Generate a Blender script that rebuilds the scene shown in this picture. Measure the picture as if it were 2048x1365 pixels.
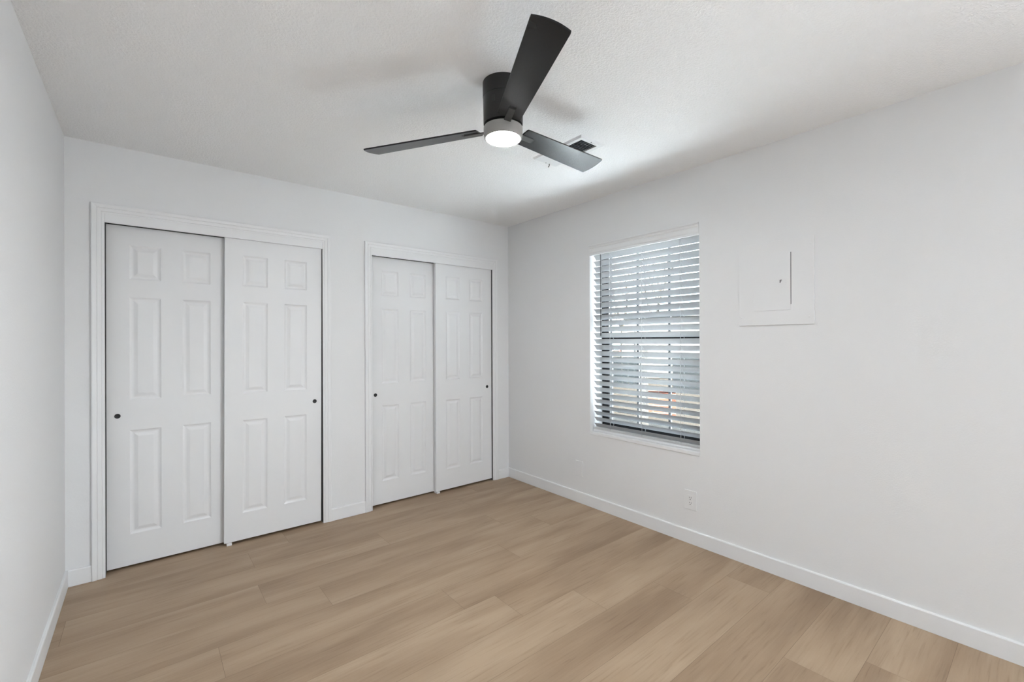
import bpy, bmesh, math, random
from mathutils import Vector, Matrix

# ------------------------------------------------------------------ clear
for o in list(bpy.data.objects):
    bpy.data.objects.remove(o, do_unlink=True)
SC = bpy.context.scene
COL = SC.collection

# ------------------------------------------------------------------ camera
F_PX = 892.21
YAW, PITCH, ROLL = 0.687353, 0.000973, -0.003783
EYE = Vector((0.0, 0.0, 1.3198))
fw = Vector((math.sin(YAW) * math.cos(PITCH), math.cos(YAW) * math.cos(PITCH), math.sin(PITCH)))
rt = Vector((math.cos(YAW), -math.sin(YAW), 0.0))
up = rt.cross(fw)
rt2 = rt * math.cos(ROLL) + up * math.sin(ROLL)
up2 = up * math.cos(ROLL) - rt * math.sin(ROLL)
cam_data = bpy.data.cameras.new('camera')
cam_data.sensor_width = 36.0
cam_data.lens = F_PX / 2048.0 * 36.0
cam_data.clip_start = 0.02
cam_data.clip_end = 500
cam = bpy.data.objects.new('camera', cam_data)
COL.objects.link(cam)
cam.matrix_world = Matrix(((rt2.x, up2.x, -fw.x, EYE.x), (rt2.y, up2.y, -fw.y, EYE.y),
                           (rt2.z, up2.z, -fw.z, EYE.z), (0, 0, 0, 1)))
SC.camera = cam

# ------------------------------------------------------------------ world, sun, exposure
world = bpy.data.worlds.new('sky')
SC.world = world
world.use_nodes = True
wn = world.node_tree.nodes
wl = world.node_tree.links
for n in list(wn):
    wn.remove(n)
sky = wn.new('ShaderNodeTexSky')
sky.sky_type = 'HOSEK_WILKIE'
sky.sun_direction = (0.02, -0.72, 0.69)
sky.turbidity = 5.0
sky.ground_albedo = 0.4
bg = wn.new('ShaderNodeBackground')
bg.inputs['Strength'].default_value = 11.5
wo = wn.new('ShaderNodeOutputWorld')
hz = wn.new('ShaderNodeMix')
hz.data_type = 'RGBA'
hz.inputs['Factor'].default_value = 0.5
hz.inputs[7].default_value = (0.42, 0.44, 0.46, 1)
wl.new(sky.outputs[0], hz.inputs[6])
wl.new(hz.outputs[2], bg.inputs['Color'])
wl.new(bg.outputs[0], wo.inputs['Surface'])

sun_d = bpy.data.lights.new('sun', 'SUN')
sun_d.energy = 66.0
sun_d.angle = math.radians(1.0)
sun_d.color = (1.0, 0.95, 0.88)
sun_o = bpy.data.objects.new('sun', sun_d)
COL.objects.link(sun_o)
sun_o.location = (-5, -5, 8)
sun_o.rotation_euler = Vector((0.02, -0.72, 0.69)).to_track_quat('Z', 'Y').to_euler()

# unseen fill lamp added to brighten the room, in an added rear opening
def area(name, loc, direction, sx, sy, power, color):
    d = bpy.data.lights.new(name, 'AREA')
    d.shape = 'RECTANGLE'
    d.size, d.size_y = sx, sy
    d.energy = power
    d.color = color
    o = bpy.data.objects.new(name, d)
    COL.objects.link(o)
    o.location = loc
    o.rotation_euler = Vector(direction).to_track_quat('-Z', 'Z').to_euler()
    return o
area('added_rear_fill', (2.80, -2.40, 1.34), (-1.0, 0.45, 0.55), 1.6, 1.46, 22.0, (0.84, 0.93, 1.0))

SC.view_settings.view_transform = 'Standard'
SC.view_settings.look = 'None'
SC.view_settings.exposure = 1.42
SC.view_settings.gamma = 1.0
SC.view_settings.use_curve_mapping = False

# ------------------------------------------------------------------ room constants (metres)
YB = 3.3955      # closet wall
XR = 2.7419      # window wall
XL = -0.339      # left wall
YF = -3.60       # wall behind the camera
HC = 2.44        # ceiling

# ------------------------------------------------------------------ materials
def mat(name, col, rough=0.5, metal=0.0, spec=0.5, bump=None, coat=0.0):
    m = bpy.data.materials.new(name)
    m.use_nodes = True
    nt = m.node_tree
    b = nt.nodes['Principled BSDF']
    b.inputs['Base Color'].default_value = (*col, 1)
    b.inputs['Roughness'].default_value = rough
    b.inputs['Metallic'].default_value = metal
    b.inputs['Specular IOR Level'].default_value = spec
    if bump:
        sc_, strength, dist, detail = bump
        tc = nt.nodes.new('ShaderNodeTexCoord')
        nz = nt.nodes.new('ShaderNodeTexNoise')
        nz.inputs['Scale'].default_value = sc_
        nz.inputs['Detail'].default_value = detail
        bp = nt.nodes.new('ShaderNodeBump')
        bp.inputs['Strength'].default_value = strength
        bp.inputs['Distance'].default_value = dist
        nt.links.new(tc.outputs['Object'], nz.inputs['Vector'])
        nt.links.new(nz.outputs['Fac'], bp.inputs['Height'])
        nt.links.new(bp.outputs['Normal'], b.inputs['Normal'])
    return m

def mottled(name, c1, c2, scale, rough=0.6, bump=0.0, lo=0.35, hi=0.65):
    m = mat(name, c1, rough, spec=0.02)
    nt = m.node_tree
    b = nt.nodes['Principled BSDF']
    tc = nt.nodes.new('ShaderNodeTexCoord')
    nz = nt.nodes.new('ShaderNodeTexNoise')
    nz.inputs['Scale'].default_value = scale
    nz.inputs['Detail'].default_value = 5
    cr = nt.nodes.new('ShaderNodeValToRGB')
    cr.color_ramp.elements[0].position = lo
    cr.color_ramp.elements[1].position = hi
    cr.color_ramp.elements[0].color = (*c1, 1)
    cr.color_ramp.elements[1].color = (*c2, 1)
    nt.links.new(tc.outputs['Object'], nz.inputs['Vector'])
    nt.links.new(nz.outputs['Fac'], cr.inputs['Fac'])
    nt.links.new(cr.outputs['Color'], b.inputs['Base Color'])
    if bump:
        bp = nt.nodes.new('ShaderNodeBump')
        bp.inputs['Strength'].default_value = bump
        bp.inputs['Distance'].default_value = 0.01
        nt.links.new(nz.outputs['Fac'], bp.inputs['Height'])
        nt.links.new(bp.outputs['Normal'], b.inputs['Normal'])
    return m

M = {}
M['wall'] = mat('wall_paint', (0.86, 0.862, 0.864), 0.75, spec=0.25, bump=(140, 0.10, 0.004, 2))
M['trim'] = mat('trim_paint', (0.88, 0.883, 0.887), 0.38, spec=0.4)
M['door'] = mat('door_paint', (0.865, 0.868, 0.872), 0.42, spec=0.4, bump=(320, 0.04, 0.001, 2))
M['dark'] = mat('closet_shade_dark', (0.06, 0.06, 0.06), 0.9)  # dark colour stands in for shade inside the closets
M['black'] = mat('matte_black_metal', (0.012, 0.012, 0.013), 0.45)
M['fan'] = mat('fan_body_black', (0.012, 0.0115, 0.011), 0.42, spec=0.4)
M['arm'] = mat('dark_grey_arm', (0.045, 0.044, 0.042), 0.4)
M['louver'] = mat('shade_grey_louver', (0.22, 0.24, 0.25), 0.5)  # shade on the vent louvers is put into this grey
M['ring'] = mat('satin_grey_ring', (0.30, 0.29, 0.275), 0.4)
M['frame'] = mat('black_anodised_frame', (0.008, 0.008, 0.009), 0.5, spec=0.2)
M['plate'] = mat('white_plastic', (0.87, 0.87, 0.87), 0.4)
M['slot'] = mat('dark_slot', (0.05, 0.05, 0.05), 0.7)
M['vent'] = mat('white_enamel_vent', (0.85, 0.86, 0.87), 0.4)
M['duct'] = mat('duct_shade', (0.012, 0.02, 0.026), 0.6)  # shade of the slots between louvers put into this near-black
M['cord'] = mat('white_cord', (0.50, 0.51, 0.52), 0.7)
M['wand'] = mat('smoky_plastic_wand', (0.06, 0.06, 0.065), 0.3)
M['panel'] = mat('painted_steel_panel', (0.86, 0.862, 0.864), 0.6, spec=0.3, bump=(140, 0.06, 0.003, 2))
M['bars'] = mat('iron_bars', (0.035, 0.035, 0.037), 0.6)
M['white_out'] = mottled('white_siding', (0.1056, 0.1038, 0.1012), (0.1188, 0.1179, 0.1153), 3, 0.8)
M['grey_fence'] = mottled('grey_blue_boards', (0.0094, 0.0114, 0.0126), (0.0131, 0.0152, 0.0166), 4, 0.85)
M['grey_post'] = mottled('weathered_post_wood', (0.020, 0.020, 0.020), (0.045, 0.043, 0.041), 14, 0.9)
M['dirt'] = mottled('tan_gravel', (0.0133, 0.0116, 0.0098), (0.0189, 0.0167, 0.0146), 30, 0.95, 0.3)
M['concrete'] = mottled('grey_concrete', (0.0086, 0.0091, 0.0094), (0.0120, 0.0126, 0.0131), 6, 0.9)
M['bounce_pale'] = mottled('pale_bounce_slab', (0.52, 0.57, 0.63), (0.58, 0.63, 0.69), 5, 0.9)  # pale bluish colour chosen for the light it bounces indoors
M['bark'] = mottled('grey_bark', (0.07, 0.06, 0.05), (0.14, 0.12, 0.10), 20, 0.95)
M['redpaint'] = mat('red_car_paint', (0.50, 0.06, 0.05), 0.3)
M['tyre'] = mat('black_rubber', (0.02, 0.02, 0.02), 0.8)
M['carglass'] = mat('tinted_car_glass', (0.02, 0.025, 0.03), 0.1)
M['roofing'] = mottled('grey_shingles', (0.18, 0.17, 0.165), (0.26, 0.25, 0.24), 12, 0.9)
M['stucco'] = mottled('pale_stucco', (0.0109, 0.0123, 0.0134), (0.0143, 0.0158, 0.0169), 5, 0.9)

# knock-down textured ceiling
def ceiling_mat():
    m = mat('knockdown_ceiling', (0.962, 0.964, 0.966), 0.85, spec=0.2)
    nt = m.node_tree
    b = nt.nodes['Principled BSDF']
    tc = nt.nodes.new('ShaderNodeTexCoord')
    n1 = nt.nodes.new('ShaderNodeTexNoise')
    n1.inputs['Scale'].default_value = 100
    n1.inputs['Detail'].default_value = 3
    n1.inputs['Distortion'].default_value = 0.6
    r = nt.nodes.new('ShaderNodeValToRGB')
    r.color_ramp.elements[0].position = 0.42
    r.color_ramp.elements[1].position = 0.62
    bp = nt.nodes.new('ShaderNodeBump')
    bp.inputs['Strength'].default_value = 0.36
    bp.inputs['Distance'].default_value = 0.004
    nt.links.new(tc.outputs['Object'], n1.inputs['Vector'])
    nt.links.new(n1.outputs['Fac'], r.inputs['Fac'])
    nt.links.new(r.outputs['Color'], bp.inputs['Height'])
    nt.links.new(bp.outputs['Normal'], b.inputs['Normal'])
    return m
M['ceiling'] = ceiling_mat()

# oak look vinyl planks: UV = (metres along the plank, metres across), attribute 'tone' per plank
PW = 0.2255
def floor_mat():
    m = mat('oak_planks', (0.4, 0.3, 0.2), 0.42, spec=0.35)
    nt = m.node_tree
    L = nt.links
    N = nt.nodes
    b = N['Principled BSDF']
    uv = N.new('ShaderNodeUVMap')
    uv.uv_map = 'plank'
    at = N.new('ShaderNodeAttribute')
    at.attribute_name = 'tone'
    seedv = N.new('ShaderNodeVectorMath')
    seedv.operation = 'SCALE'
    seedv.inputs[0].default_value = (37.0, 11.0, 23.0)
    L.new(at.outputs['Fac'], seedv.inputs['Scale'])
    def stretched(sx, sy, scale, detail, distort=0.0):
        mp = N.new('ShaderNodeMapping')
        mp.inputs['Scale'].default_value = (sx, sy, 1)
        L.new(uv.outputs['UV'], mp.inputs['Vector'])
        ad = N.new('ShaderNodeVectorMath')
        ad.operation = 'ADD'
        L.new(mp.outputs['Vector'], ad.inputs[0])
        L.new(seedv.outputs[0], ad.inputs[1])
        nz = N.new('ShaderNodeTexNoise')
        nz.inputs['Scale'].default_value = scale
        nz.inputs['Detail'].default_value = detail
        nz.inputs['Distortion'].default_value = distort
        L.new(ad.outputs[0], nz.inputs['Vector'])
        return nz
    broad = stretched(0.55, 3.2, 2.2, 2.0, 0.3)
    grain = stretched(1.0, 22.0, 5.0, 6.0, 0.5)
    fine = stretched(4.0, 110.0, 4.0, 3.0)
    ramp = N.new('ShaderNodeValToRGB')
    e = ramp.color_ramp.elements
    e[0].position = 0.30
    e[0].color = (0.285, 0.193, 0.120, 1)
    e[1].position = 0.72
    e[1].color = (0.455, 0.340, 0.230, 1)
    mid = ramp.color_ramp.elements.new(0.5)
    mid.color = (0.375, 0.267, 0.173, 1)
    def math_(op, a, bb):
        n = N.new('ShaderNodeMath')
        n.operation = op
        for i, v in enumerate((a, bb)):
            if isinstance(v, (int, float)):
                n.inputs[i].default_value = v
            else:
                L.new(v, n.inputs[i])
        return n.outputs[0]
    f = math_('MULTIPLY', broad.outputs['Fac'], 0.80)
    g = math_('MULTIPLY', grain.outputs['Fac'], 0.20)
    h = math_('MULTIPLY', fine.outputs['Fac'], 0.08)
    s = math_('ADD', math_('ADD', f, g), h)
    t = math_('MULTIPLY', math_('SUBTRACT', at.outputs['Fac'], 0.5), 0.20)
    s = math_('ADD', math_('SUBTRACT', s, 0.04), t)
    L.new(s, ramp.inputs['Fac'])
    # dark pore streaks
    pr = N.new('ShaderNodeValToRGB')
    pr.color_ramp.elements[0].position = 0.27
    pr.color_ramp.elements[0].color = (0.86, 0.84, 0.82, 1)
    pr.color_ramp.elements[1].position = 0.42
    pr.color_ramp.elements[1].color = (1, 1, 1, 1)
    L.new(grain.outputs['Fac'], pr.inputs['Fac'])
    mx = N.new('ShaderNodeMix')
    mx.data_type = 'RGBA'
    mx.blend_type = 'MULTIPLY'
    mx.inputs['Factor'].default_value = 1.0
    L.new(ramp.outputs['Color'], mx.inputs[6])
    L.new(pr.outputs['Color'], mx.inputs[7])
    L.new(mx.outputs[2], b.inputs['Base Color'])
    bp = N.new('ShaderNodeBump')
    bp.inputs['Strength'].default_value = 0.12
    bp.inputs['Distance'].default_value = 0.001
    L.new(fine.outputs['Fac'], bp.inputs['Height'])
    L.new(bp.outputs['Normal'], b.inputs['Normal'])
    return m
M['floor'] = floor_mat()
M['groove'] = mat('plank_joint', (0.20, 0.14, 0.095), 0.8)

# fan blades: dusty dark laminate
def blade_mat():
    m = mat('dark_blade_laminate', (0.03, 0.029, 0.028), 0.27, spec=0.5)
    nt = m.node_tree
    b = nt.nodes['Principled BSDF']
    b.inputs['IOR'].default_value = 1.38
    tc = nt.nodes.new('ShaderNodeTexCoord')
    nz = nt.nodes.new('ShaderNodeTexNoise')
    nz.inputs['Scale'].default_value = 9
    nz.inputs['Detail'].default_value = 6
    cr = nt.nodes.new('ShaderNodeValToRGB')
    cr.color_ramp.elements[0].position = 0.35
    cr.color_ramp.elements[0].color = (0.010, 0.010, 0.010, 1)
    cr.color_ramp.elements[1].position = 0.7
    cr.color_ramp.elements[1].color = (0.018, 0.0175, 0.017, 1)
    nt.links.new(tc.outputs['Object'], nz.inputs['Vector'])
    nt.links.new(nz.outputs['Fac'], cr.inputs['Fac'])
    nt.links.new(cr.outputs['Color'], b.inputs['Base Color'])
    return m
M['blade'] = blade_mat()

def emit(name, col, strength):
    m = bpy.data.materials.new(name)
    m.use_nodes = True
    nt = m.node_tree
    b = nt.nodes['Principled BSDF']
    b.inputs['Base Color'].default_value = (0.9, 0.9, 0.9, 1)
    b.inputs['Emission Color'].default_value = (*col, 1)
    b.inputs['Emission Strength'].default_value = strength
    return m
M['lens'] = emit('lit_lamp_lens', (0.97, 0.985, 1.0), 100.0)

def glass_mat():
    m = bpy.data.materials.new('window_glass')
    m.use_nodes = True
    nt = m.node_tree
    for n in list(nt.nodes):
        nt.nodes.remove(n)
    o = nt.nodes.new('ShaderNodeOutputMaterial')
    t = nt.nodes.new('ShaderNodeBsdfTransparent')
    t.inputs['Color'].default_value = (0.93, 0.96, 0.96, 1)
    g = nt.nodes.new('ShaderNodeBsdfGlossy')
    g.inputs['Roughness'].default_value = 0.02
    lw = nt.nodes.new('ShaderNodeLayerWeight')
    lw.inputs['Blend'].default_value = 0.5
    pw = nt.nodes.new('ShaderNodeMath')
    pw.operation = 'POWER'
    pw.inputs[1].default_value = 5.0
    fr = nt.nodes.new('ShaderNodeMath')
    fr.operation = 'MULTIPLY_ADD'
    fr.inputs[1].default_value = 0.9
    fr.inputs[2].default_value = 0.04
    nt.links.new(lw.outputs['Facing'], pw.inputs[0])
    nt.links.new(pw.outputs[0], fr.inputs[0])
    mx = nt.nodes.new('ShaderNodeMixShader')
    nt.links.new(fr.outputs[0], mx.inputs[0])
    nt.links.new(t.outputs[0], mx.inputs[1])
    nt.links.new(g.outputs[0], mx.inputs[2])
    nt.links.new(mx.outputs[0], o.inputs['Surface'])
    return m
M['glass'] = glass_mat()

def slat_mat():
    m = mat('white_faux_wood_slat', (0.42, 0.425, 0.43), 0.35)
    nt = m.node_tree
    b = nt.nodes['Principled BSDF']
    tr = nt.nodes.new('ShaderNodeBsdfTranslucent')
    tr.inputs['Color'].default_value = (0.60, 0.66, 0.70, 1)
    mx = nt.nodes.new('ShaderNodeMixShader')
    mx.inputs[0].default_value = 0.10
    out = nt.nodes['Material Output']
    nt.links.new(b.outputs[0], mx.inputs[1])
    nt.links.new(tr.outputs[0], mx.inputs[2])
    nt.links.new(mx.outputs[0], out.inputs['Surface'])
    return m
M['slat'] = slat_mat()

def brick_mat():
    m = mat('red_brick', (0.4, 0.15, 0.1), 0.9, spec=0.02)
    nt = m.node_tree
    b = nt.nodes['Principled BSDF']
    tc = nt.nodes.new('ShaderNodeTexCoord')
    mp = nt.nodes.new('ShaderNodeMapping')
    mp.inputs['Rotation'].default_value = (math.radians(90), 0, 0)
    br = nt.nodes.new('ShaderNodeTexBrick')
    br.inputs['Color1'].default_value = (0.0550, 0.0193, 0.0121, 1)
    br.inputs['Color2'].default_value = (0.0715, 0.0319, 0.0220, 1)
    br.inputs['Mortar'].default_value = (0.0715, 0.0660, 0.0578, 1)
    br.inputs['Scale'].default_value = 1.0
    br.inputs['Brick Width'].default_value = 0.22
    br.inputs['Row Height'].default_value = 0.075
    br.inputs['Mortar Size'].default_value = 0.010
    nt.links.new(tc.outputs['Object'], mp.inputs['Vector'])
    nt.links.new(mp.outputs['Vector'], br.inputs['Vector'])
    nt.links.new(br.outputs['Color'], b.inputs['Base Color'])
    return m
M['brick'] = brick_mat()

# ------------------------------------------------------------------ mesh helpers (world coordinates)
def box(bm, x0, x1, y0, y1, z0, z1, bev=0.0, seg=2):
    vs = [bm.verts.new((x, y, z)) for x in (x0, x1) for y in (y0, y1) for z in (z0, z1)]
    idx = [(0, 1, 3, 2), (4, 6, 7, 5), (0, 4, 5, 1), (2, 3, 7, 6), (0, 2, 6, 4), (1, 5, 7, 3)]
    fs = [bm.faces.new([vs[i] for i in f]) for f in idx]
    if bev > 0:
        es = list({e for f in fs for e in f.edges})
        bmesh.ops.bevel(bm, geom=es, offset=bev, segments=seg, affect='EDGES', profile=0.5)
    return vs

def prism(bm, pts, axis_a, axis_b, axis_n, n0, n1):
    """extrude polygon pts (a,b) along axis n from n0 to n1"""
    def P(a, b, n):
        v = [0, 0, 0]
        v[axis_a], v[axis_b], v[axis_n] = a, b, n
        return v
    lo = [bm.verts.new(P(a, b, n0)) for a, b in pts]
    hi = [bm.verts.new(P(a, b, n1)) for a, b in pts]
    k = len(pts)
    bm.faces.new(lo)
    bm.faces.new(hi[::-1])
    for i in range(k):
        bm.faces.new((lo[i], lo[(i + 1) % k], hi[(i + 1) % k], hi[i]))

def lathe(bm, prof, cx, cy, seg=64, mats=None):
    """prof: list of (r, z) revolved about the vertical through cx, cy"""
    rings = []
    for r, z in prof:
        if r < 1e-6:
            rings.append([bm.verts.new((cx, cy, z))])
        else:
            rings.append([bm.verts.new((cx + r * math.cos(2 * math.pi * i / seg), cy + r * math.sin(2 * math.pi * i / seg), z)) for i in range(seg)])
    for a, b in zip(rings[:-1], rings[1:]):
        for i in range(seg):
            j = (i + 1) % seg
            if len(a) == 1 and len(b) == 1:
                continue
            if len(a) == 1:
                bm.faces.new((a[0], b[i], b[j]))
            elif len(b) == 1:
                bm.faces.new((a[i], b[0], a[j]))
            else:
                bm.faces.new((a[i], b[i], b[j], a[j]))

def tube(bm, p0, p1, r0, r1=None, seg=10):
    r1 = r0 if r1 is None else r1
    p0, p1 = Vector(p0), Vector(p1)
    d = (p1 - p0).normalized()
    a = d.orthogonal().normalized()
    b = d.cross(a)
    A = [bm.verts.new(p0 + (a * math.cos(t) + b * math.sin(t)) * r0) for t in [2 * math.pi * i / seg for i in range(seg)]]
    B = [bm.verts.new(p1 + (a * math.cos(t) + b * math.sin(t)) * r1) for t in [2 * math.pi * i / seg for i in range(seg)]]
    for i in range(seg):
        j = (i + 1) % seg
        bm.faces.new((A[i], A[j], B[j], B[i]))
    bm.faces.new(A[::-1])
    bm.faces.new(B)

def origin_of(o):
    v = Vector(o.location)
    while o.parent:
        o = o.parent
        v += Vector(o.location)
    return v

def obj(name, bm, material, parent=None, loc=None, smooth=False):
    """link bm (world coordinates) as ONE mesh object, origin at loc"""
    if loc is None:
        if parent is None:
            cs = [v.co for v in bm.verts]
            loc = Vector(((min(c.x for c in cs) + max(c.x for c in cs)) / 2,
                          (min(c.y for c in cs) + max(c.y for c in cs)) / 2,
                          min(c.z for c in cs)))
        else:
            loc = origin_of(parent)
    loc = Vector(loc)
    bmesh.ops.recalc_face_normals(bm, faces=bm.faces[:])
    bmesh.ops.translate(bm, verts=bm.verts[:], vec=-loc)
    me = bpy.data.meshes.new(name)
    bm.to_mesh(me)
    bm.free()
    ms = material if isinstance(material, list) else [material]
    for m in ms:
        me.materials.append(M[m])
    if smooth:
        for p in me.polygons:
            p.use_smooth = True
        me.set_sharp_from_angle(angle=math.radians(35))
    o = bpy.data.objects.new(name, me)
    COL.objects.link(o)
    if parent:
        o.parent = parent
        o.location = loc - origin_of(parent)
    else:
        o.location = loc
    return o

def tag(o, label, cat, group=None, kind=None):
    o['label'] = label
    o['category'] = cat
    if group:
        o['group'] = group
    if kind:
        o['kind'] = kind
    return o

def thing(name, loc, label, cat, group=None, kind=None):
    o = bpy.data.objects.new(name, None)
    o.empty_display_size = 0.05
    COL.objects.link(o)
    o.location = loc
    return tag(o, label, cat, group, kind)

NB = bmesh.new

# ------------------------------------------------------------------ floor
def plank_rows():
    rows = []
    base = 1.40
    k0 = -24
    k1 = 10
    known = {-5: 2.28, -4: 2.05, -3: 1.30, -2: 2.515, -1: 2.146, 0: 1.748, 1: 1.397, 2: 1.212, 3: 0.24,
             4: 0.721, 5: 0.468, 6: 1.228, 7: 2.015, 8: 0.727}
    rnd = random.Random(5)
    for k in range(k0, k1 + 1):
        rows.append((k, base + k * PW, base + (k + 1) * PW, known.get(k, rnd.uniform(-0.3, 1.2))))
    return rows

bm = NB()
uvl = bm.loops.layers.uv.new('plank')
tone = bm.faces.layers.float.new('tone')
rnd = random.Random(11)
X0, X1, Y0, Y1 = XL - 0.05, XR + 0.05, YF - 0.05, YB + 0.75
tones = {(-1, 1): 0.2, (0, 0): 0.35, (0, 1): 0.78, (-2, 1): 0.72, (-2, 0): 0.28, (-1, 0): 0.45, (1, 1): 0.75,
         (1, 0): 0.4, (5, 0): 0.75, (4, 0): 0.62, (6, 0): 0.30, (6, 1): 0.62}
G = 0.0006
for k, ya, yb, seam in plank_rows():
    ya2, yb2 = max(ya, Y0), min(yb, Y1)
    if yb2 <= ya2:
        continue
    cuts = [X0]
    x = seam
    while x > X0:
        x -= 1.524
    x += 1.524
    while x < X1:
        cuts.append(x)
        x += 1.524
    cuts.append(X1)
    for i, (xa, xb) in enumerate(zip(cuts[:-1], cuts[1:])):
        xa_, xb_, ya_, yb_ = xa + G, xb - G, ya2 + G, yb2 - G
        vs = [bm.verts.new(c) for c in ((xa_, ya_, 0), (xb_, ya_, 0), (xb_, yb_, 0), (xa_, yb_, 0))]
        f = bm.faces.new(vs)
        f[tone] = tones.get((k, i), rnd.uniform(0.25, 0.75))
        for lp in f.loops:
            lp[uvl].uv = (lp.vert.co.x, lp.vert.co.y - ya)
# sub-floor seen in the joints
vs = [bm.verts.new(c) for c in ((X0, Y0, -0.0012), (X1, Y0, -0.0012), (X1, Y1, -0.0012), (X0, Y1, -0.0012))]
f = bm.faces.new(vs)
f.material_index = 1
vs2 = [bm.verts.new(c) for c in ((X0, Y0, -0.05), (X1, Y0, -0.05), (X1, Y1, -0.05), (X0, Y1, -0.05))]
f2 = bm.faces.new(vs2)
f2.material_index = 1
for i in range(4):
    f3 = bm.faces.new((vs[i], vs[(i + 1) % 4], vs2[(i + 1) % 4], vs2[i]))
    f3.material_index = 1
fl = obj('floor', bm, ['floor', 'groove'], loc=(1.2, 1.2, 0))
# keep all plank faces facing up
me = fl.data
bm = NB()
bm.from_mesh(me)
for f in bm.faces:
    if f.material_index == 0 and f.normal.z < 0:
        f.normal_flip()
bm.to_mesh(me)
bm.free()
tag(fl, 'light oak plank floor running the length of the closet wall', 'floor', kind='structure')

# ------------------------------------------------------------------ ceiling and walls
bm = NB()
box(bm, XL - 0.2, XR + 0.20, YF - 0.2, YB + 0.85, HC, HC + 0.15)
tag(obj('ceiling', bm, 'ceiling', loc=(1.2, 1.2, HC)), 'white textured ceiling over the room', 'ceiling', kind='structure')

bm = NB()
box(bm, XL - 0.12, XL, YF, YB + 0.85, -0.05, HC)
tag(obj('wall_left', bm, 'wall'), 'plain white wall on the left side', 'wall', kind='structure')

# closet openings
C1 = (-0.178, 0.998)
C2 = (1.367, 2.546)
ZO = 2.046
ZF = 2.000
bm = NB()
WT = 0.11
for xa, xb, za, zb in ((XL, C1[0], 0, HC), (C1[1], C2[0], 0, HC), (C2[1], XR, 0, HC), (C1[0], C1[1], ZO, HC), (C2[0], C2[1], ZO, HC)):
    box(bm, xa, xb, YB, YB + WT, za - (0.05 if za == 0 else 0), zb)
tag(obj('wall_back', bm, 'wall'), 'white wall with two closet openings facing the camera', 'wall', kind='structure')

# closet interiors, coloured dark in place of shade
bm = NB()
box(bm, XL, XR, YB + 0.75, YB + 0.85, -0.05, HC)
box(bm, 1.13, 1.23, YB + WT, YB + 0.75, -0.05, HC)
tag(obj('wall_closet', bm, 'dark'), 'inner wall of the closets behind the sliding doors, coloured dark for shade', 'wall', kind='structure')

# window wall with opening
WY0, WY1, WZ0, WZ1 = 1.447, 2.358, 0.577, 2.082
XO = XR + 0.20
bm = NB()
V0, V1 = -3.20, -1.60          # added unseen opening that holds the fill lamp, behind the camera
for ya, yb, za, zb in ((YF, V0, -0.05, HC), (V0, V1, -0.05, 0.6), (V0, V1, WZ1, HC), (V1, WY0, -0.05, HC),
                       (WY1, YB + 0.85, -0.05, HC), (WY0, WY1, -0.05, WZ0), (WY0, WY1, WZ1, HC)):
    box(bm, XR, XO, ya, yb, za, zb)
tag(obj('wall_right', bm, 'wall'), 'white wall with the window on the right side', 'wall', kind='structure')

# wall behind the camera
bm = NB()
box(bm, XL, XR, YF - 0.12, YF, -0.05, HC)
tag(obj('wall_front', bm, 'wall'), 'plain white wall behind the camera', 'wall', kind='structure')

# ------------------------------------------------------------------ baseboards
def baseboard_profile(t=0.012, h=0.089):
    return [(0, 0), (t, 0), (t, h - 0.006), (t - 0.002, h - 0.002), (t - 0.005, h), (0, h)]

def baseboard(name, kind_axis, wall, sgn, a0, a1, label):
    bm = NB()
    for s0, s1 in (zip(a0, a1) if isinstance(a0, (list, tuple)) else [(a0, a1)]):
        pts = [(wall + sgn * d, z + 0.0005) for d, z in baseboard_profile()]
        if kind_axis == 'y':       # runs along y, thickness in x
            prism(bm, pts, 0, 2, 1, s0, s1)
        else:
            prism(bm, pts, 1, 2, 0, s0, s1)
    return tag(obj(name, bm, 'trim'), label, 'baseboard', kind='structure')

baseboard('baseboard_right', 'y', XR, -1, YF, YB, 'long white baseboard under the window wall')
baseboard('baseboard_left', 'y', XL, 1, YF, YB, 'white baseboard along the left wall')
baseboard('baseboard_back', 'x', YB, -1, [XL + 0.012, 1.0555, 2.606], [-0.2355, 1.3095, XR - 0.012],
          'short white baseboard pieces beside the closet casings')

# ------------------------------------------------------------------ closet casings (mitred, moulded profile)
PROF = [(0.0, 0.0), (0.0, 0.008), (0.002, 0.0095), (0.010, 0.0105), (0.0125, 0.0085), (0.015, 0.0115), (0.030, 0.0135),
        (0.033, 0.0115), (0.0355, 0.0145), (0.046, 0.0165), (0.050, 0.0175), (0.055, 0.0165), (0.057, 0.0135), (0.057, 0.0)]

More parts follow.
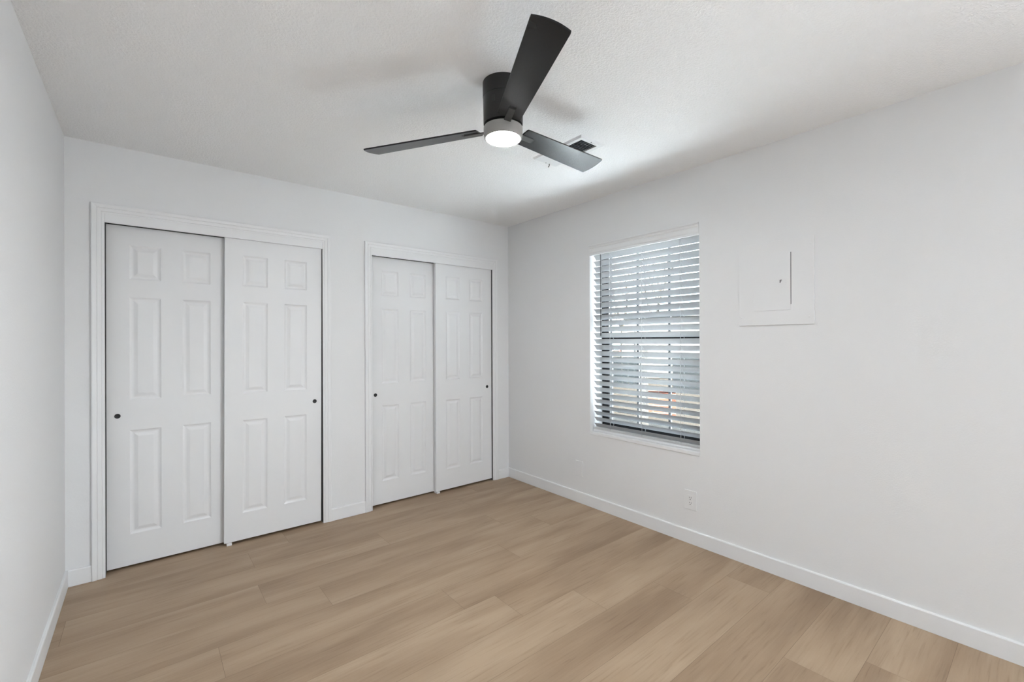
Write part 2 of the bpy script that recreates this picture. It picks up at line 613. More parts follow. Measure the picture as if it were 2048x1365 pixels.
def casing(name, xl, xr, zt, label):
    t = thing(name, ((xl + xr) / 2, YB, 0), label, 'casing', kind='structure')
    def at(leg_pt, u, d):
        return leg_pt, u, d
    # stations along the path: (position of inner edge, outward direction of u)
    st = [((xl, 0.001), (-1, 0)), ((xl, zt), (-1, 1)), ((xr, zt), (1, 1)), ((xr, 0.001), (1, 0))]
    names = ['side_casing', 'head_casing', 'side_casing']
    for (pa, ua), (pb, ub), nm in zip(st[:-1], st[1:], names):
        bm = NB()
        A = [bm.verts.new((pa[0] + ua[0] * u, YB - d, pa[1] + ua[1] * u)) for u, d in PROF]
        B = [bm.verts.new((pb[0] + ub[0] * u, YB - d, pb[1] + ub[1] * u)) for u, d in PROF]
        k = len(PROF)
        for i in range(k):
            j = (i + 1) % k
            bm.faces.new((A[i], A[j], B[j], B[i]))
        bm.faces.new(A)
        bm.faces.new(B[::-1])
        obj(nm, bm, 'trim', t)
    bm = NB()
    box(bm, xl + 0.0005, xr - 0.0005, YB - 0.0085, YB + 0.0095, ZF, zt + 0.001, 0.0012)
    obj('fascia_board', bm, 'trim', t)
    # top track behind the fascia
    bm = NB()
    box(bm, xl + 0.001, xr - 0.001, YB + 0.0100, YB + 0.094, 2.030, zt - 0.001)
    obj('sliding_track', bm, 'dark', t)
    # jamb linings, coloured dark to stand for shade in the door gap
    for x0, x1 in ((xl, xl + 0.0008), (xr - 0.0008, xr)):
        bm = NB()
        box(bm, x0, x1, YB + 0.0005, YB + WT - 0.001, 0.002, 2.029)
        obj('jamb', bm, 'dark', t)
    return t

casing('trim_1', C1[0], C1[1], ZO, 'white moulded casing around the left closet opening')
casing('trim_2', C2[0], C2[1], ZO, 'white moulded casing around the right closet opening next to the room corner')

# ------------------------------------------------------------------ six panel bypass doors
def door(name, x0, yf, w, zb, zt, label, pull_x, tilt=0.0, th=0.033):
    """front face at y = yf looking to -y"""
    h = zt - zb
    t = thing(name, (x0, yf, zb), label, 'closet door', kind='structure')
    bm = NB()
    xs = [0, 0.1015, 0.248, 0.352, 0.4985, w]
    zabs = [zb, 0.195, 0.806, 0.984, 1.588, 1.694, 1.896, zt]
    vg = {}
    def V(i, j):
        if (i, j) not in vg:
            vg[(i, j)] = bm.verts.new((x0 + xs[i], yf, zabs[j]))
        return vg[(i, j)]
    panels = {(1, 1), (3, 1), (1, 3), (3, 3), (1, 5), (3, 5)}
    rings = [(0.000, 0.000), (0.006, 0.0042), (0.011, 0.0066), (0.0165, 0.0072), (0.020, 0.0068), (0.036, 0.0018), (0.039, 0.0014)]
    for i in range(5):
        for j in range(7):
            c = [V(i, j), V(i + 1, j), V(i + 1, j + 1), V(i, j + 1)]
            if (i, j) not in panels:
                bm.faces.new(c)
                continue
            prev = c
            xa, xb, za, zb_ = x0 + xs[i], x0 + xs[i + 1], zabs[j], zabs[j + 1]
            for ins, dep in rings[1:]:
                cur = [bm.verts.new((xa + ins, yf + dep, za + ins)), bm.verts.new((xb - ins, yf + dep, za + ins)),
                       bm.verts.new((xb - ins, yf + dep, zb_ - ins)), bm.verts.new((xa + ins, yf + dep, zb_ - ins))]
                for q in range(4):
                    bm.faces.new((prev[q], prev[(q + 1) % 4], cur[(q + 1) % 4], cur[q]))
                prev = cur
            bm.faces.new(prev)
    # back and edges
    bk = [bm.verts.new((x0 + a, yf + th, z)) for a, z in ((0, zb), (w, zb), (w, zt), (0, zt))]
    bm.faces.new(bk[::-1])
    bot = [V(i, 0) for i in range(6)]
    top = [V(i, 7) for i in range(6)]
    lef = [V(0, j) for j in range(8)]
    rig = [V(5, j) for j in range(8)]
    bm.faces.new(bot + [bk[1], bk[0]])
    bm.faces.new(top[::-1] + [bk[3], bk[2]])
    bm.faces.new(lef[::-1] + [bk[0], bk[3]])
    bm.faces.new(rig + [bk[2], bk[1]])
    obj('door_panel', bm, 'door', t)
    # cup pull: thin rim with a dark dished centre
    bm = NB()
    prof = [(0.0, -0.0006), (0.0085, -0.0007), (0.0105, -0.0016), (0.0125, -0.0018), (0.0138, -0.0010), (0.0140, 0.0)]
    seg = 28
    rgs = []
    for r, d in prof:
        if r == 0:
            rgs.append([bm.verts.new((pull_x, yf + d, 0.8945))])
        else:
            rgs.append([bm.verts.new((pull_x + r * math.cos(2 * math.pi * i / seg), yf + d, 0.8945 + r * math.sin(2 * math.pi * i / seg))) for i in range(seg)])
    for a, b in zip(rgs[:-1], rgs[1:]):
        for i in range(seg):
            j = (i + 1) % seg
            if len(a) == 1:
                bm.faces.new((a[0], b[i], b[j]))
            else:
                bm.faces.new((a[i], b[i], b[j], a[j]))
    p = obj('finger_pull', bm, 'black', t, smooth=True)
    p['label'] = 'round black finger pull'
    if tilt:
        t.rotation_euler = (0, tilt, 0)
    return t

YD_F, YD_R = YB + 0.012, YB + 0.055
door('door_1', -0.1755, YD_R, 0.600, 0.014, 2.004, 'white six panel closet door at far left, sliding behind its neighbour', -0.128)
door('door_2', 0.3880, YD_F, 0.599, 0.019, 2.016, 'white six panel closet door in front, with a dark gap at its right edge', 0.941, tilt=0.0047)
door('door_3', 1.3700, YD_R, 0.600, 0.014, 2.004, 'white six panel closet door beside the middle wall strip, sliding behind', 1.418)
door('door_4', 1.9420, YD_F, 0.600, 0.019, 2.016, 'white six panel closet door in front, nearest the room corner', 2.490)

# floor guides between the doors
def guide(x, label):
    bm = NB()
    prof = [(x, 0.0003), (x + 0.028, 0.0003), (x + 0.027, 0.0035), (x + 0.022, 0.004), (x + 0.021, 0.0135), (x + 0.004, 0.0135), (x + 0.003, 0.004), (x, 0.0035)]
    prism(bm, prof, 0, 2, 1, YD_F - 0.002, YD_R + 0.012)
    for yy in (YD_F - 0.0065, ):
        box(bm, x, x + 0.028, yy, yy + 0.0045, 0.0003, 0.0185, 0.001)
    tag(obj('door_guide', bm, 'plate'), label, 'door guide', 'closet door floor guides')
guide(0.402, 'small white plastic floor guide under the left closet doors')
guide(1.948, 'small white plastic floor guide under the right closet doors')

# ------------------------------------------------------------------ window
win = thing('window_1', (XR + 0.145, (WY0 + WY1) / 2, WZ0), 'black framed single hung window in the right wall', 'window', kind='structure')
FX0, FX1 = XR + 0.135, XR + 0.190
ZS = 0.603          # top of the sill board
bm = NB()
fw_ = 0.032
for ya, yb, za, zb in ((WY0, WY0 + fw_, ZS, WZ1), (WY1 - fw_, WY1, ZS, WZ1), (WY0 + fw_, WY1 - fw_, WZ1 - fw_, WZ1), (WY0 + fw_, WY1 - fw_, ZS, ZS + 0.030)):
    box(bm, FX0 + 0.012, FX1, ya, yb, za, zb, 0.0015)
obj('outer_frame', bm, 'frame', win)
ZM = 1.338
def sash(name, x0, x1, za, zb, st, rail_b, rail_t):
    ya, yb = WY0 + fw_ - 0.004, WY1 - fw_ + 0.004
    bm = NB()
    for a, b, c, d in ((ya, ya + st, za, zb), (yb - st, yb, za, zb), (ya + st, yb - st, za, za + rail_b), (ya + st, yb - st, zb - rail_t, zb)):
        box(bm, x0, x1, a, b, c, d, 0.0012)
    s = obj(name, bm, 'frame', win)
    bm = NB()
    box(bm, (x0 + x1) / 2 - 0.002, (x0 + x1) / 2 + 0.002, ya + st - 0.004, yb - st + 0.004, za + rail_b - 0.004, zb - rail_t + 0.004)
    obj('glass_pane', bm, 'glass', s)
sash('upper_sash', FX0 + 0.034, FX0 + 0.050, ZM - 0.012, WZ1 - fw_ + 0.004, 0.018, 0.024, 0.018)
sash('lower_sash', FX0 + 0.014, FX0 + 0.030, ZS + 0.026, ZM + 0.014, 0.040, 0.040, 0.028)
bm = NB()
box(bm, FX0 + 0.000, FX0 + 0.014, 1.885, 1.935, ZM + 0.001, ZM + 0.013, 0.002)
obj('sash_lock', bm, 'frame', win)
# sill board
bm = NB()
box(bm, XR - 0.0055, XR + 0.150, WY0 - 0.0005, WY1 + 0.0005, ZS - 0.026, ZS, 0.004, 3)
obj('sill_board', bm, 'trim', win)

# ------------------------------------------------------------------ window blind (inside mount)
bl = thing('window_blind', (XR + 0.05, (WY0 + WY1) / 2, ZS), 'white horizontal slat blind hanging inside the window opening', 'blind')
SY0, SY1 = WY0 + 0.008, WY1 - 0.010
# moulded valance
bm = NB()
pv = [(XR - 0.016, 2.0805), (XR - 0.018, 2.0770), (XR - 0.0165, 2.0725), (XR - 0.009, 2.067), (XR - 0.0075, 2.058), (XR - 0.0020, 2.052), (XR - 0.0045, 2.046),
      (XR - 0.0045, 2.022), (XR - 0.0015, 2.017), (XR - 0.0040, 2.011), (XR - 0.0035, 2.002), (XR + 0.002, 1.999), (XR + 0.006, 1.999), (XR + 0.006, 2.0805)]
prism(bm, pv, 0, 2, 1, WY0 + 0.0008, WY1 - 0.0008)
obj('valance', bm, 'trim', bl)
bm = NB()
box(bm, XR + 0.020, XR + 0.075, SY0, SY1, 2.030, 2.078, 0.002)
obj('head_rail', bm, 'trim', bl)
# slats: room edge high, outer edge low
XC = XR + 0.052
TH = math.radians(46.5)
SW = 0.050
ztop = 2.0048 - math.sin(TH) * SW / 2
pitch = 0.0478
def slat_mesh(zc, y0, y1, ang, name):
    bm = NB()
    n = 8
    up_, lo_ = [], []
    for i in range(n + 1):
        u = -SW / 2 + SW * i / n            # u<0 : room side
        crown = 0.0016 * (1 - (2 * u / SW) ** 2)
        tt = 0.00135 if 0 < i < n else 0.0008
        def tr(a, b):
            return (XC + a * math.cos(ang) + b * math.sin(ang), zc - a * math.sin(ang) + b * math.cos(ang))
        up_.append(tr(u, crown + tt))
        lo_.append(tr(u, crown - tt))
    prism(bm, up_ + lo_[::-1], 0, 2, 1, y0, y1)
    return bm
first = obj('slat', slat_mesh(ztop, SY0, SY1, TH, 'slat'), 'slat', bl, smooth=True)
NSL = 29
rs = random.Random(3)
for k in range(1, NSL):
    c = first.copy()
    COL.objects.link(c)
    c.parent = bl
    c.location = Vector(first.location) + Vector((0, 0, -pitch * k + rs.uniform(-0.0006, 0.0006)))
# stacked spare slats on the bottom rail
bm = NB()
box(bm, XC - 0.025, XC + 0.025, SY0, SY1, ZS + 0.0006, ZS + 0.0165, 0.003)
obj('bottom_rail', bm, 'trim', bl)
for k in range(3):
    bm = NB()
    box(bm, XC - 0.025, XC + 0.025, SY0, SY1, ZS + 0.0178 + k * 0.0050, ZS + 0.0205 + k * 0.0050, 0.0008)
    obj('slat', bm, 'trim', bl)
# ladder cords at three places, with rungs
for yy in (2.185, 1.900, 1.595):
    bm = NB()
    for dx in (-0.0215, 0.0215):
        tube(bm, (XC + dx, yy, ZS + 0.016), (XC + dx, yy, 2.032), 0.0009, seg=6)
    for k in range(NSL):
        zc = ztop - pitch * k
        tube(bm, (XC - 0.0215, yy + 0.004, zc + 0.0215 * math.tan(TH) - 0.004), (XC + 0.0215, yy - 0.004, zc - 0.0215 * math.tan(TH) - 0.004), 0.0007, seg=5)
    tube(bm, (XC, yy + 0.014, ZS + 0.016), (XC, yy + 0.014, 2.032), 0.0009, seg=6)
    obj('ladder_cord', bm, 'cord', bl)
# tilt wand and pull cord
bm = NB()
tube(bm, (XR + 0.016, 2.262, 2.036), (XR + 0.0165, 2.262, 1.385), 0.0030, 0.0036, seg=6)
tube(bm, (XR + 0.0165, 2.262, 1.385), (XR + 0.0165, 2.262, 1.360), 0.0045, 0.0038, seg=8)
tube(bm, (XR + 0.016, 2.262, 2.034), (XR + 0.030, 2.262, 2.038), 0.0016, seg=6)
w = obj('tilt_wand', bm, 'wand', bl, smooth=True)
w['label'] = 'smoky dark tilt wand'

# ------------------------------------------------------------------ security bars outside
bm = NB()
g = thing('window_guard', (XR + 0.30, (WY0 + WY1) / 2, 0.48), 'dark iron bars mounted outside the window', 'window bars')
for yy in (1.345, 1.595, 1.843, 2.122, 2.39):
    bm = NB()
    box(bm, XR + 0.300, XR + 0.318, yy - 0.009, yy + 0.009, 0.50, 2.16, 0.001)
    obj('bar', bm, 'bars', g)
for zz in (0.48, 2.15):
    bm = NB()
    box(bm, XR + 0.296, XR + 0.322, 1.32, 2.415, zz, zz + 0.028, 0.001)
    obj('cross_rail', bm, 'bars', g)
for yy in (1.345, 2.39):
    for zz in (0.484, 2.154):
        bm = NB()
        box(bm, XO + 0.001, XR + 0.297, yy - 0.010, yy + 0.010, zz, zz + 0.020, 0.001)
        obj('bracket', bm, 'bars', g)

# ------------------------------------------------------------------ ceiling fan
FX, FY = 1.2026, 1.5200
fan = thing('ceiling_fan', (FX, FY, HC), 'black three blade flush mount ceiling fan with a lit round lamp', 'ceiling fan')
bm = NB()
lathe(bm, [(0, HC - 0.0005), (0.088, HC - 0.0005), (0.088, HC - 0.060), (0.0875, HC - 0.0655), (0, HC - 0.0655)], FX, FY, 72)
obj('canopy', bm, 'fan', fan, smooth=True)
bm = NB()
lathe(bm, [(0, HC - 0.0668), (0.0868, HC - 0.0668), (0.0872, HC - 0.069), (0.0850, 2.262), (0.0838, 2.2585), (0, 2.2585)], FX, FY, 72)
mh = obj('motor_housing', bm, 'fan', fan, smooth=True)
bm = NB()
lathe(bm, [(0, 2.2580), (0.066, 2.2580), (0.066, 2.2480), (0, 2.2480)], FX, FY, 48)
obj('blade_hub', bm, 'fan', fan, smooth=True)
bm = NB()
lathe(bm, [(0, 2.2478), (0.0835, 2.2478), (0.0850, 2.245), (0.0842, 2.215), (0.0815, 2.203), (0.0775, 2.1995), (0.0740, 2.1995), (0.0735, 2.2015), (0, 2.2015)], FX, FY, 72)
lk = obj('light_kit', bm, 'ring', fan, smooth=True)
lk['label'] = 'grey lamp ring'
bm = NB()
lathe(bm, [(0, 2.2010), (0.0730, 2.2010), (0.0730, 2.1985), (0.066, 2.1950), (0.045, 2.1925), (0, 2.1915)], FX, FY, 72)
le = obj('lamp_lens', bm, 'lens', lk, smooth=True)
le['label'] = 'glowing round white lamp lens'
# motor housing vent slot
bm = NB()
for a in (3.55, ):
    cx, cy = FX + 0.0862 * math.cos(a), FY + 0.0862 * math.sin(a)
    tx, ty = -math.sin(a), math.cos(a)
    nx, ny = math.cos(a), math.sin(a)
    pts = []
    for s_, z_ in ((-0.008, 2.325), (0.008, 2.325), (0.008, 2.352), (-0.008, 2.352)):
        pts.append((cx + tx * s_, cy + ty * s_, z_))
    inner = [bm.verts.new((x - nx * 0.004, y - ny * 0.004, z)) for x, y, z in pts]
    outer = [bm.verts.new((x + nx * 0.0006, y + ny * 0.0006, z)) for x, y, z in pts]
    bm.faces.new(outer)
    bm.faces.new(inner[::-1])
    for i in range(4):
        bm.faces.new((inner[i], inner[(i + 1) % 4], outer[(i + 1) % 4], outer[i]))
obj('badge', bm, 'black', mh)

ZB = 2.2453
PH = -0.2328
blade_specs = [(-2.02235, 0.00437, 0.0), (-2.02235 - 2 * math.pi / 3 + 0.00882, -0.03251, 0.0), (-2.02235 + 2 * math.pi / 3 + 0.01204, 0.02563, 0.0)]
for ang, droop, dph in blade_specs:
    d = Vector((math.cos(ang), math.sin(ang), 0))
    s = Vector((-math.sin(ang), math.cos(ang), 0))
    zc = Vector((0, 0, 1))
    ph = PH + dph
    sv = s * math.cos(ph) + zc * math.sin(ph)
    dv = (d + zc * droop)
    nv = dv.cross(sv).normalized()
    def P(r, w_, n_):
        return Vector((FX, FY, ZB)) + dv * r + sv * w_ + nv * n_
    r0, r1, w0, w1 = 0.1095, 0.6552, 0.0490, 0.0645
    T = 0.0032
    out = [(r0, -w0 + 0.004), (r0, w0 - 0.004), (r0 + 0.004, w0)]
    nseg = 12
    out.append((r1 - 0.006, w1))
    for i in range(nseg + 1):
        q = 1 - 2 * i / nseg
        out.append((r1 + 0.012 * (1 - q * q), w1 * q * 0.985))
    out.append((r1 - 0.006, -w1))
    out.append((r0 + 0.004, -w0))
    bm = NB()
    lo = [bm.verts.new(P(r, w_, -T)) for r, w_ in out]
    hi = [bm.verts.new(P(r, w_, T)) for r, w_ in out]
    bm.faces.new(lo)
    bm.faces.new(hi[::-1])
    k = len(out)
    for i in range(k):
        bm.faces.new((lo[i], lo[(i + 1) % k], hi[(i + 1) % k], hi[i]))
    b_ = obj('blade', bm, 'blade', fan)
    # mounting arm with a blind slot at its outer end
    bm = NB()
    arm = [(0.050, -0.015), (0.050, 0.015), (0.178, 0.0125), (0.178, -0.0125)]
    lo = [bm.verts.new(P(r, w_, -0.0072)) for r, w_ in arm]
    hi = [bm.verts.new(P(r, w_, -T - 0.0002)) for r, w_ in arm]
    bm.faces.new(lo)
    bm.faces.new(hi[::-1])
    for i in range(4):
        bm.faces.new((lo[i], lo[(i + 1) % 4], hi[(i + 1) % 4], hi[i]))
    obj('blade_arm', bm, 'arm', b_)
    bm = NB()
    sl = [(0.1785, -0.0135), (0.1785, 0.0135), (0.190, 0.0135), (0.190, -0.0135)]
    lo = [bm.verts.new(P(r, w_, -T - 0.0006)) for r, w_ in sl]
    hi = [bm.verts.new(P(r, w_, -T + 0.0012)) for r, w_ in sl]
    bm.faces.new(lo)
    bm.faces.new(hi[::-1])
    for i in range(4):
        bm.faces.new((lo[i], lo[(i + 1) % 4], hi[(i + 1) % 4], hi[i]))
    obj('arm_slot', bm, 'black', b_)

# ------------------------------------------------------------------ ceiling register
vx0, vx1, vy0, vy1 = 1.825, 2.024, 1.625, 2.021
ox0, ox1, oy0, oy1 = 1.857, 1.987, 1.654, 1.915
v = thing('air_vent', ((vx0 + vx1) / 2, (vy0 + vy1) / 2, HC), 'white louvred air register on the ceiling partly hidden behind a fan blade', 'vent')
bm = NB()
zf0, zf1 = HC - 0.0105, HC - 0.0005
outer_t = [bm.verts.new((x, y, zf1)) for x, y in ((vx0, vy0), (vx1, vy0), (vx1, vy1), (vx0, vy1))]
e_ = 0.009
outer_b = [bm.verts.new((x, y, zf0)) for x, y in ((vx0 + e_, vy0 + e_), (vx1 - e_, vy0 + e_), (vx1 - e_, vy1 - e_), (vx0 + e_, vy1 - e_))]
inner_b = [bm.verts.new((x, y, zf0)) for x, y in ((ox0, oy0), (ox1, oy0), (ox1, oy1), (ox0, oy1))]
inner_t = [bm.verts.new((x, y, zf1)) for x, y in ((ox0, oy0), (ox1, oy0), (ox1, oy1), (ox0, oy1))]
for i in range(4):
    j = (i + 1) % 4
    bm.faces.new((outer_t[i], outer_t[j], outer_b[j], outer_b[i]))
    bm.faces.new((outer_b[i], outer_b[j], inner_b[j], inner_b[i]))
    bm.faces.new((inner_b[i], inner_b[j], inner_t[j], inner_t[i]))
    bm.faces.new((inner_t[i], inner_t[j], outer_t[j], outer_t[i]))
obj('vent_frame', bm, 'vent', v)
bm = NB()
box(bm, ox0 - 0.002, ox1 + 0.002, oy0 - 0.002, oy1 + 0.002, HC - 0.0012, HC - 0.0004)  # thin dark sheet painted in place of the duct's shade
obj('duct_shade_sheet', bm, 'duct', v)
nl = 19
sp = (oy1 - oy0) / nl
for i in range(nl):
    yc = oy0 + sp * (i + 0.5)
    bm = NB()
    prism(bm, [(yc - 0.0045, HC - 0.0080), (yc - 0.0038, HC - 0.0084), (yc + 0.0028, HC - 0.0022), (yc + 0.0021, HC - 0.0018)], 1, 2, 0, ox0 - 0.001, ox1 + 0.001)
    obj('louver', bm, 'louver', v)
for yy in (vy0 + 0.0155, vy1 - 0.0155):
    bm = NB()
    lathe(bm, [(0, zf0 - 0.0016), (0.0022, zf0 - 0.0014), (0.0036, zf0 + 0.0002), (0, zf0 + 0.0002)], (vx0 + vx1) / 2, yy, 14)
    obj('screw', bm, 'slot', v)
bm = NB()
tube(bm, (1.952, 2.003, zf0 + 0.001), (1.953, 2.006, zf0 - 0.012), 0.0028, 0.0022, 8)
tube(bm, (1.953, 2.006, zf0 - 0.012), (1.949, 2.010, zf0 - 0.019), 0.0022, 0.0030, 8)
obj('damper_lever', bm, 'slot', v)

# ------------------------------------------------------------------ electrical panel on the window wall
py0, py1, pz0, pz1 = 0.809, 1.196, 1.407, 1.878
pn = thing('breaker_panel', (XR, (py0 + py1) / 2, pz0), 'wall painted electrical panel cover right of the window', 'electrical panel')
bm = NB()
box(bm, XR - 0.0085, XR - 0.0002, py0, py1, pz0, pz1, 0.0012)
obj('cover', bm, 'panel', pn)
dy0, dy1, dz0, dz1 = 0.919, 1.112, 1.489, 1.806
bm = NB()
box(bm, XR - 0.01030, XR - 0.00850, dy0 + 0.0012, dy1, dz0, dz1, 0.0007)
dr = obj('panel_door', bm, 'panel', pn)
bm = NB()
box(bm, XR - 0.00895, XR - 0.00840, dy0 - 0.0018, dy0 + 0.0012, dz0 + 0.03, dz1)
obj('door_gap', bm, 'slot', pn)
bm = NB()
box(bm, XR - 0.01150, XR - 0.01020, 0.940, 0.978, 1.632, 1.662, 0.0005)
la = obj('latch', bm, 'panel', dr)
bm = NB()
box(bm, XR - 0.01190, XR - 0.01140, 0.9695, 0.9735, 1.640, 1.657)
box(bm, XR - 0.01190, XR - 0.01140, 0.9625, 0.9695, 1.6535, 1.657)
box(bm, XR - 0.01190, XR - 0.01140, 0.9655, 0.9695, 1.6475, 1.6500)
m_ = obj('latch_mark', bm, 'slot', dr)
for zz in (1.548, 1.744):
    bm = NB()
    tube(bm, (XR - 0.00900, 1.1005 + 0.0125, zz - 0.011), (XR - 0.00900, 1.1005 + 0.0125, zz + 0.011), 0.0026, seg=10)
    obj('hinge', bm, 'panel', dr)
for yy, zz in ((0.826, 1.838), (0.832, 1.447), (1.182, 1.842), (1.184, 1.456)):
    bm = NB()
    for ring in range(1):
        seg = 14
        a = [bm.verts.new((XR - 0.00850, yy + 0.0045 * math.cos(2 * math.pi * i / seg), zz + 0.0045 * math.sin(2 * math.pi * i / seg))) for i in range(seg)]
        b = [bm.verts.new((XR - 0.01030, yy + 0.0032 * math.cos(2 * math.pi * i / seg), zz + 0.0032 * math.sin(2 * math.pi * i / seg))) for i in range(seg)]
        for i in range(seg):
            bm.faces.new((a[i], a[(i + 1) % seg], b[(i + 1) % seg], b[i]))
        bm.faces.new(b)
        bm.faces.new(a[::-1])
    obj('screw', bm, 'panel', pn)

# ------------------------------------------------------------------ outlet and blank plate
def wallplate(bm, y0, y1, z0, z1):
    box(bm, XR - 0.00800, XR - 0.00020, y0, y1, z0, z1, 0.0022, 3)

o_ = thing('power_outlet', (XR, 1.5095, 0.221), 'white duplex power outlet low on the wall below the window', 'outlet')
bm = NB()
wallplate(bm, 1.468, 1.551, 0.221, 0.345)
obj('cover_plate', bm, 'plate', o_)
bm = NB()
box(bm, XR - 0.00930, XR - 0.00790, 1.493, 1.526, 0.2495, 0.3165, 0.0006)
rc = obj('receptacle', bm, 'plate', o_)
bm = NB()
for zz in (0.300, 0.266):
    for dy in (-0.0062, 0.0062):
        box(bm, XR - 0.00960, XR - 0.00920, 1.5095 + dy - 0.0011, 1.5095 + dy + 0.0011, zz - 0.0042, zz + 0.0042)
    box(bm, XR - 0.00960, XR - 0.00920, 1.5095 - 0.0026, 1.5095 + 0.0026, zz - 0.0145, zz - 0.0095)
obj('socket_slots', bm, 'slot', rc)

b_ = thing('blank_plate', (XR, 2.4745, 0.217), 'blank white cover plate low on the wall near the room corner', 'wall plate')
bm = NB()
wallplate(bm, 2.436, 2.513, 0.217, 0.341)
obj('cover_plate', bm, 'panel', b_)
for zz in (0.252, 0.306):
    bm = NB()
    seg = 12
    c0 = [bm.verts.new((XR - 0.00800, 2.4745 + 0.003 * math.cos(2 * math.pi * i / seg), zz + 0.003 * math.sin(2 * math.pi * i / seg))) for i in range(seg)]
    c1 = [bm.verts.new((XR - 0.00870, 2.4745 + 0.0024 * math.cos(2 * math.pi * i / seg), zz + 0.0024 * math.sin(2 * math.pi * i / seg))) for i in range(seg)]
    for i in range(seg):
        bm.faces.new((c0[i], c0[(i + 1) % seg], c1[(i + 1) % seg], c1[i]))
    bm.faces.new(c1)
    obj('screw', bm, 'panel', b_)

# ------------------------------------------------------------------ outside the window
GZ = -0.20
bm = NB()
box(bm, XO + 0.0, 60, -30, 60, GZ - 0.2, GZ)
tag(obj('ground', bm, 'dirt'), 'tan gravel yard outside the window', 'ground', kind='structure')
bm = NB()
box(bm, 5.02, 7.4, -3, 9, GZ + 0.001, GZ + 0.04, 0.01)
tag(obj('patio', bm, 'concrete'), 'grey concrete patio strip outside the window', 'patio', kind='structure')

bm = NB()
box(bm, XO + 0.02, 5.0, -6, 9, GZ + 0.001, GZ + 0.05, 0.01)  # added unseen slab, bounces sunlight onto the ceiling and fan blade
tag(obj('bounce_slab', bm, 'bounce_pale'), 'added pale slab under the window, unseen, to bounce light into the room', 'bounce_slab', kind='structure')

# the far facades face the house: rotate about the vertical so they look along the line of sight
def face_house(o, ang):
    o.rotation_euler = (0, 0, ang)

# white garage with a flat roof
def sightline(px, dist):
    """ground point under pixel column px at a horizontal distance"""
    d = fw + rt2 * ((px - 1024.0) / F_PX)
    d.z = 0
    d.normalize()
    return EYE.x + d.x * dist, EYE.y + d.y * dist
A_OUT = math.atan2(-0.88, 0.47)      # facades turned towards the house

def turned(name, px, dist, label, cat):
    x, y = sightline(px, dist)
    t = thing(name, (x, y, GZ), label, cat)
    return t, x, y

gr, gx, gy = turned('garage', 1330, 19.0, 'white flat roofed garage seen far off between the blind slats', 'garage')
bm = NB()
box(bm, gx - 1.6, gx + 1.6, gy, gy + 3.0, GZ + 0.001, GZ + 2.5)
obj('wall_block', bm, 'white_out', gr)
bm = NB()
box(bm, gx - 1.7, gx + 1.7, gy - 0.12, gy + 3.1, GZ + 2.501, GZ + 2.62, 0.01)
obj('flat_roof', bm, 'white_out', gr)
bm = NB()
for k in range(4):
    box(bm, gx - 1.15, gx + 1.15, gy - 0.04, gy - 0.001, GZ + 0.02 + k * 0.50, GZ + 0.50 + k * 0.50, 0.01)
obj('garage_door', bm, 'white_out', gr)
face_house(gr, A_OUT)

fe, fx_, fy_ = turned('board_fence', 1232, 15.5, 'grey blue board fence at the left of the window view', 'fence')
bm = NB()
for k in range(10):
    x = fx_ - 1.0 + k * 0.2
    box(bm, x, x + 0.19, fy_, fy_ + 0.025, GZ + 0.02, GZ + 0.98, 0.004)
obj('boards', bm, 'grey_fence', fe)
for zz in (0.22, 0.78):
    bm = NB()
    box(bm, fx_ - 1.0, fx_ + 1.0, fy_ + 0.026, fy_ + 0.07, GZ + zz, GZ + zz + 0.08)
    obj('rail', bm, 'grey_fence', fe)
face_house(fe, A_OUT)

nb, nx_, ny_ = turned('block_wall', 1384, 14.5, 'low blue grey block wall at the right of the window view', 'garden wall')
bm = NB()
box(bm, nx_ - 0.55, nx_ + 0.75, ny_, ny_ + 0.2, GZ + 0.002, GZ + 0.93, 0.01)
obj('wall_block', bm, 'stucco', nb)
bm = NB()
box(bm, nx_ - 0.57, nx_ + 0.77, ny_ - 0.02, ny_ + 0.22, GZ + 0.931, GZ + 0.99, 0.01)
obj('coping', bm, 'stucco', nb)
face_house(nb, A_OUT)

# low brick planter
bp_ = thing('brick_planter', (7.95, 5.05, GZ), 'low red brick planter wall across the yard', 'planter')
bm = NB()
box(bm, 7.95 - 0.32, 7.95 + 0.32, 5.05, 5.25, GZ + 0.002, GZ + 0.50, 0.006)
obj('brick_wall', bm, 'brick', bp_)
bm = NB()
box(bm, 7.95 - 0.34, 7.95 + 0.34, 5.03, 5.27, GZ + 0.501, GZ + 0.55, 0.008)
obj('coping', bm, 'brick', bp_)
face_house(bp_, -1.0)

# weathered post
po = thing('fence_post', (6.05, 4.10, GZ), 'weathered grey post standing in the yard', 'post')
bm = NB()
box(bm, 6.05 - 0.055, 6.05 + 0.055, 4.10 - 0.055, 4.10 + 0.055, GZ + 0.04, GZ + 1.42, 0.006)
obj('shaft', bm, 'grey_post', po)
bm = NB()
box(bm, 6.05 - 0.068, 6.05 + 0.068, 4.10 - 0.068, 4.10 + 0.068, GZ + 1.421, GZ + 1.45, 0.005)
obj('cap', bm, 'grey_post', po)
face_house(po, -0.9)

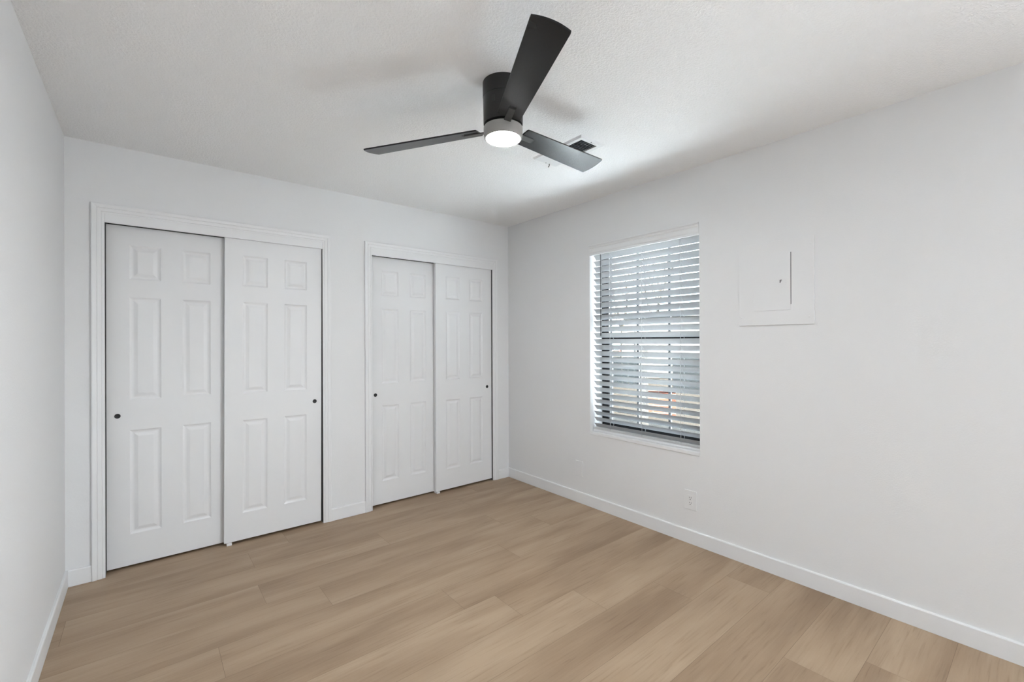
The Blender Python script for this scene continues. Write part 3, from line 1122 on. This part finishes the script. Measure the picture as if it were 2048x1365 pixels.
# parked red car, far away
car, cx_, cy_ = turned('car', 1268, 38.0, 'red car parked far off beyond the fence', 'car')
bm = NB()
prism(bm, [(-2.1, 0.28), (2.1, 0.28), (2.15, 0.62), (2.0, 0.80), (1.1, 0.90), (-1.2, 0.92), (-2.0, 0.86), (-2.15, 0.6)], 0, 2, 1, -0.85, 0.85)
bmesh.ops.bevel(bm, geom=bm.edges[:], offset=0.05, segments=2, affect='EDGES')
for vtx in bm.verts:
    vtx.co += Vector((cx_, cy_, GZ))
obj('body', bm, 'redpaint', car)
bm = NB()
prism(bm, [(-1.35, 0.90), (1.05, 0.88), (0.45, 1.38), (-0.85, 1.42)], 0, 2, 1, -0.75, 0.75)
bmesh.ops.bevel(bm, geom=bm.edges[:], offset=0.04, segments=2, affect='EDGES')
for vtx in bm.verts:
    vtx.co += Vector((cx_, cy_, GZ))
obj('cabin', bm, 'carglass', car)
bm = NB()
prism(bm, [(-0.86, 1.40), (0.44, 1.37), (0.40, 1.45), (-0.80, 1.48)], 0, 2, 1, -0.72, 0.72)
for vtx in bm.verts:
    vtx.co += Vector((cx_, cy_, GZ))
obj('roof', bm, 'redpaint', car)
for wx in (-1.35, 1.35):
    for wy in (-0.78, 0.78):
        bm = NB()
        tube(bm, (cx_ + wx, cy_ + wy - 0.1, GZ + 0.32), (cx_ + wx, cy_ + wy + 0.1, GZ + 0.32), 0.315, seg=24)
        obj('wheel', bm, 'tyre', car)
face_house(car, A_OUT + math.pi / 2)

# bare trees against the sky
def bare_tree(x, y, h, seed, label):
    r = random.Random(seed)
    t = thing('bare_tree', (x, y, GZ), label, 'tree', 'bare trees beyond the yard')
    bmT, bmB = NB(), NB()
    def grow(p, dvec, ln, rad, depth):
        q = p + dvec * ln
        tube(bmT if depth >= 4 else bmB, p, q, rad, rad * 0.7, 7 if depth > 3 else 5)
        if depth == 0:
            return
        for _ in range(3 if depth > 1 else 2):
            nd = (dvec + Vector((r.uniform(-1, 1), r.uniform(-1, 1), r.uniform(-0.25, 0.8))) * 0.62).normalized()
            grow(q, nd, ln * r.uniform(0.6, 0.82), rad * 0.58, depth - 1)
    grow(Vector((x, y, GZ)), Vector((0.03, 0.02, 1)).normalized(), h * 0.32, h * 0.022, 4)
    obj('trunk', bmT, 'bark', t)
    obj('branches', bmB, 'bark', t)
bare_tree(*sightline(1245, 24.0), 6.5, 4, 'bare leafless tree rising behind the fence')
bare_tree(*sightline(1312, 25.0), 7.0, 9, 'bare leafless tree rising behind the white garage')
